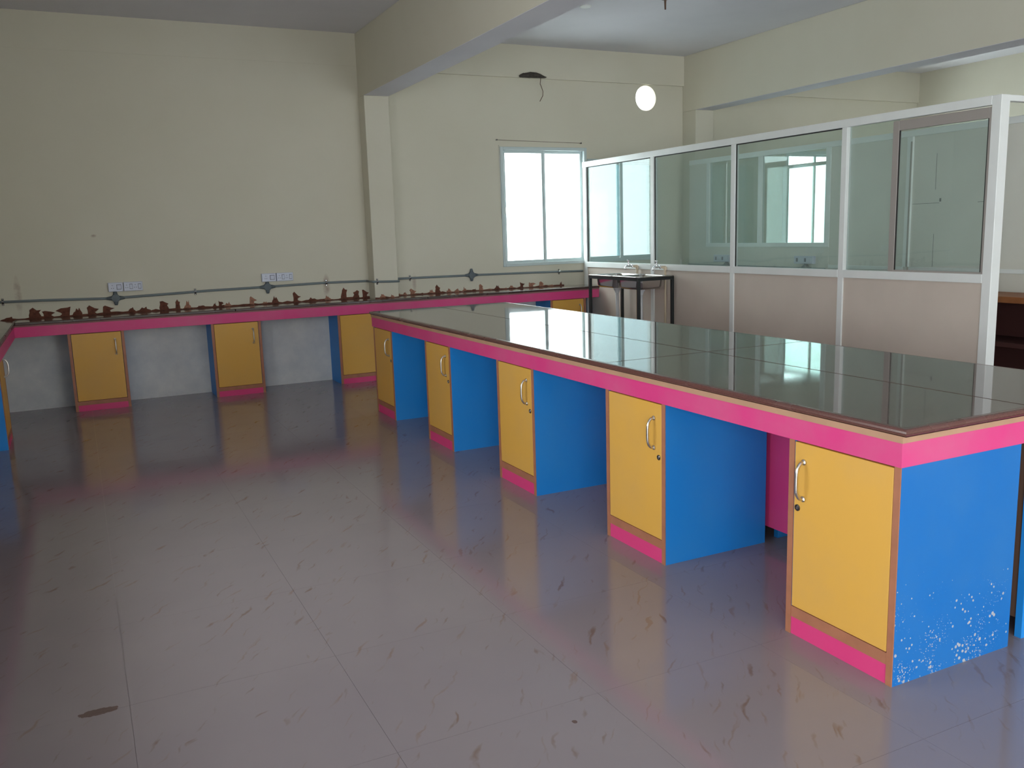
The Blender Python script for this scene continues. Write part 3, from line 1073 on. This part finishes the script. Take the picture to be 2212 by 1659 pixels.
c2 = thing('partition_conduit', 'grey conduit with a round box low behind the partition glass', 'conduit', (7.09, 7.9, 1.06))
NX, SY = (-1, 0, 0), (0, 1, 0)
tube('conduit_pipe', [(7.090, 9.24, 1.064), (7.090, 8.0, 1.063), (7.090, 6.93, 1.060)], .0125, 'pvc_grey', c2)
for y in (8.50, 7.20):
    junction_box(c2, (7.090, y, 1.064), NX, UP, SY)
for y, lab in ((8.577, 'small switch plate low behind the second glass bay'), (7.216, 'small switch plate low behind the third glass bay')):
    sb = thing('switch_plate', lab, 'switch board', (7.10, y, 1.11), 'switch plates on the inner partition')
    box('mounting_box', 7.072, 7.105, y - .14, y + .14, 1.11, 1.195, 'switch', sb, .002)
    pl = box('cover_plate', 7.064, 7.072, y - .138, y + .138, 1.112, 1.193, 'switch', sb, .003)
    for k in range(4):
        yy = y - .09 + k * .06
        rk = box('rocker', 7.060, 7.065, yy - .014, yy + .014, 1.133, 1.172, 'switch_dark' if k % 2 else 'switch', sb, .002)

# ------------------------------------------------------------------ third partition further right
P3 = thing('far_glass_partition', 'far white framed glass partition in front of the distant window', 'partition', (8.93, 8.2, 0))
RX0, RX1 = 8.90, 8.95
box('top_rail', RX0, RX1, 6.4, YW - .014, 2.285, 2.33, 'alu', P3, .002)
box('post', RX0, RX1, 6.4, 6.45, 0, 2.285, 'alu', P3, .002)
box('post', RX0, RX1, 9.44, YW - .014, 0, 2.285, 'alu', P3, .002)
box('post', RX0, RX1, 7.9, 7.95, 0, 2.285, 'alu', P3, .002)
box('sill_rail', RX0, RX1, 6.45, 9.44, 1.19, 1.24, 'alu', P3, .002)
for a, b in ((6.45, 7.9), (7.95, 9.44)):
    box('glass_pane', 8.922, 8.927, a, b, 1.24, 2.285, 'glass', P3)
    box('lower_panel', 8.915, 8.93, a, b, 0, 1.19, 'panel', P3)

# wooden rack seen through the doorway at the right picture edge
rk = thing('wooden_rack', 'wooden rack coloured dark for the shade under its brown top board beyond the partition corner', 'rack', (6.85, 4.3, 0))
box('top_board', 6.66, 7.095, 3.65, 5.15, 0.865, 0.915, 'wood', rk, .003)
box('shelf_board', 6.68, 7.095, 3.70, 5.10, 0.505, 0.545, 'wood_dark', rk, .003)
box('back_board', 7.075, 7.095, 3.70, 5.10, 0.05, 0.865, 'wood_dark', rk)  # dark colour stands in for the shade under the top board
box('side_board', 6.68, 7.075, 3.67, 3.70, 0, 0.865, 'wood_dark', rk)
box('side_board', 6.68, 7.075, 5.10, 5.13, 0, 0.865, 'wood_dark', rk)
box('bottom_board', 6.68, 7.075, 3.70, 5.10, 0.05, 0.08, 'wood_dark', rk)

# ------------------------------------------------------------------ sink stand
SX0, SX1, SY0, SY1, SZ = 5.19, 5.645, 7.60, 8.585, 1.040
ss = thing('sink_stand', 'black angle-iron stand carrying the steel sink beside the partition', 'stand', (5.42, 8.1, 0))
L_ = 0.030
for x in (SX0, SX1 - L_):
    for y in (SY0, SY1 - L_):
        box('leg', x, x + L_, y, y + L_, 0, SZ - .035, 'blackiron', ss, .002)
box('top_rail', SX0, SX1, SY0, SY0 + L_, SZ - .035, SZ, 'blackiron', ss, .002)
box('top_rail', SX0, SX1, SY1 - L_, SY1, SZ - .035, SZ, 'blackiron', ss, .002)
box('top_rail', SX0, SX0 + L_, SY0 + L_, SY1 - L_, SZ - .035, SZ, 'blackiron', ss, .002)
box('top_rail', SX1 - L_, SX1, SY0 + L_, SY1 - L_, SZ - .035, SZ, 'blackiron', ss, .002)

sk = thing('double_sink', 'stainless steel double-bowl sink on the black stand', 'sink', (5.42, 8.1, SZ))


def rrect(x0, x1, y0, y1, r, n=6):
    out = []
    for cx, cy, t0 in ((x1 - r, y1 - r, 0), (x0 + r, y1 - r, 90), (x0 + r, y0 + r, 180), (x1 - r, y0 + r, 270)):
        for k in range(n + 1):
            t = math.radians(t0 + 90 * k / n)
            out.append((cx + r * math.cos(t), cy + r * math.sin(t)))
    return out


ym = (SY0 + SY1) / 2
bowls = [(SY0, ym, SY0 + .055, ym - .025), (ym, SY1, ym + .025, SY1 - .055)]
for oy0, oy1, iy0, iy1 in bowls:
    bm = bmesh.new()
    ox0, ox1 = SX0 - .004, SX1
    inner = rrect(SX0 + .045, SX1 - .075, iy0, iy1, .06)
    n = len(inner)
    cx, cy = sum(p[0] for p in inner) / n, sum(p[1] for p in inner) / n
    levels = [(1.0, SZ + .007), (.985, SZ + .002), (.965, SZ - .03), (.93, SZ - .105), (.86, SZ - .128), (.55, SZ - .133), (.12, SZ - .136)]
    rings = []
    outer = []
    for px, py in inner:     # project to the outer rectangle
        dx, dy = px - cx, py - cy
        k = min(((ox1 - cx) if dx > 0 else (cx - ox0)) / max(abs(dx), 1e-6), ((oy1 - cy) if dy > 0 else (cy - oy0)) / max(abs(dy), 1e-6))
        outer.append((cx + dx * k, cy + dy * k))
    c0 = Vector((cx, cy, SZ))
    low = [bm.verts.new(Vector((x, y, SZ)) - c0) for x, y in outer]
    rings.append(low)
    rings.append([bm.verts.new(Vector((x, y, SZ + .008)) - c0) for x, y in outer])
    for s, z in levels:
        rings.append([bm.verts.new(Vector((cx + (x - cx) * s, cy + (y - cy) * s, z)) - c0) for x, y in inner])
    for r1, r2 in zip(rings, rings[1:]):
        for k in range(n):
            bm.faces.new((r1[k], r1[(k + 1) % n], r2[(k + 1) % n], r2[k]))
    bm.faces.new(rings[-1])
    bmesh.ops.recalc_face_normals(bm, faces=bm.faces[:])
    bmesh.ops.solidify(bm, geom=bm.faces[:], thickness=.0015)
    bw = link_mesh('bowl', bm, 'steel', sk, c0 - sk.location, smooth=True)
    lathe('drain', [(.026, 0), (.026, .003), (.018, .004), (.004, .002)], (cx, cy, SZ - .1355), (0, 0, 1), 'chrome', bw, 16)
    wp = lathe('waste_trap', [(.045, 0), (.045, .012), (.030, .035), (.022, .06)], (cx, cy, SZ - .137), (0, 0, -1), 'pvc_white', sk, 16)
    tube('waste_pipe', [(cx, cy, SZ - .185), (cx + .004, cy, SZ - .45), (cx + .012, cy - .01, .02)], .019, 'pvc_white', sk, 12)

for y, lab in ((8.32, 'chrome bib tap over the sink bowl nearest the back wall'), (7.79, 'chrome bib tap over the nearer sink bowl')):
    tp = thing('bib_tap', lab, 'tap', (5.655, y, 1.10), 'taps over the double sink')
    tube('supply_pipe', [(5.667, y, 0.0), (5.667, y, 1.02), (5.667, y, 1.115)], .0125, 'pvc_cream', tp, 10)
    lathe('elbow', [(.018, -.022), (.018, .012), (.0, .020)], (5.667, y, 1.118), (0, 0, 1), 'pvc_cream', tp, 14)
    tube('nipple', [(5.667, y, 1.125), (5.63, y, 1.127), (5.595, y, 1.13)], [.016, .014, .011], 'pvc_cream', tp, 12)
    lathe('wall_flange', [(.019, 0), (.017, .006), (.012, .010)], (5.600, y, 1.130), (-1, 0, 0), 'chrome', tp, 16)
    tube('tap_body', [(5.600, y, 1.131), (5.575, y, 1.133), (5.553, y, 1.136), (5.535, y, 1.135), (5.518, y, 1.126), (5.508, y, 1.110), (5.505, y, 1.096)], [.0105, .0115, .0145, .0125, .0110, .0105, .0115], 'chrome', tp, 12)
    lathe('bonnet', [(.012, 0), (.012, .010), (.009, .014), (.0095, .034), (.012, .040), (.0125, .052), (.009, .056)], (5.553, y, 1.142), (0, 0, 1), 'chrome', tp, 14)
    box('tap_lever', 5.535, 5.572, y - .0045, y + .0045, 1.194, 1.203, 'chrome', tp, .003)

# ------------------------------------------------------------------ small things on walls and ceiling
# ragged dark clump on the lintel with a dangling wire
cl_ = thing('plaster_clump', 'ragged dark clump on the lintel ledge with a wire hanging down', 'plaster clump', (5.02, YW - .03, 3.308))
bm = bmesh.new()
bmesh.ops.create_icosphere(bm, subdivisions=3, radius=1.0)
rn = random.Random(4)
for v in bm.verts:
    x, y, z = v.co
    k = 1 + rn.uniform(-.22, .22)
    taper = 1 - .55 * max(0, x) ** 2
    v.co = Vector((x * .178 * (1 + rn.uniform(-.05, .05)), y * .035 * k, max(z, -.28) * .046 * k * taper))
bmesh.ops.recalc_face_normals(bm, faces=bm.faces[:])
link_mesh('clump_body', bm, 'clump', cl_, Vector((5.02, YW - .042, 3.322)) - cl_.location)
tube('hanging_wire', [(5.12, YW - .05, 3.31), (5.105, YW - .06, 3.24), (5.115, YW - .058, 3.225), (5.14, YW - .06, 3.16), (5.135, YW - .062, 3.11), (5.095, YW - .06, 3.045)], .0042, 'wire', cl_, 8)

# curtain wire above and beside the window
cw = thing('curtain_wire', 'thin curtain wire strung between two nails above the window', 'wire', (5.15, YW, 2.58))
tube('wire', [(4.537, YW - .022, 2.604), (4.9, YW - .022, 2.596), (5.4, YW - .022, 2.587), (5.668, YW - .022, 2.583)], .0022, 'wire', cw, 6)
for x, z in ((4.537, 2.604), (5.668, 2.583)):
    lathe('nail', [(.005, 0), (.005, .022), (.009, .023), (.009, .028)], (x, YW, z), NB, 'darksteel', cw, 10)
tube('loose_wire', [(4.566, YW - .010, 2.545), (4.566, YW - .016, 2.3), (4.570, YW - .016, 1.9), (4.573, YW - .010, 1.70)], .0022, 'pvc_white', cw, 6)

lathe_rose = lathe('ceiling_rose', [(.055, 0), (.055, .008), (.045, .014), (.012, .016)], (4.671, 7.698, ZC), (0, 0, -1), 'alu', None, 24)
lathe_rose['label'] = 'small round white ceiling rose near the left beam'
lathe_rose['category'] = 'ceiling rose'
fh = thing('fan_hook', 'fan hook and rod stub hanging from the ceiling at the top edge', 'hook', (5.26, 7.224, ZC))
tube('rod', [(5.26, 7.224, ZC), (5.26, 7.224, 3.635), (5.262, 7.225, 3.575)], [.012, .010, .008], 'wire', fh, 10)
lathe('hook_plate', [(.035, 0), (.035, .006), (.014, .012)], (5.26, 7.224, ZC), (0, 0, -1), 'wire', fh, 14)

bpy.context.view_layer.update()
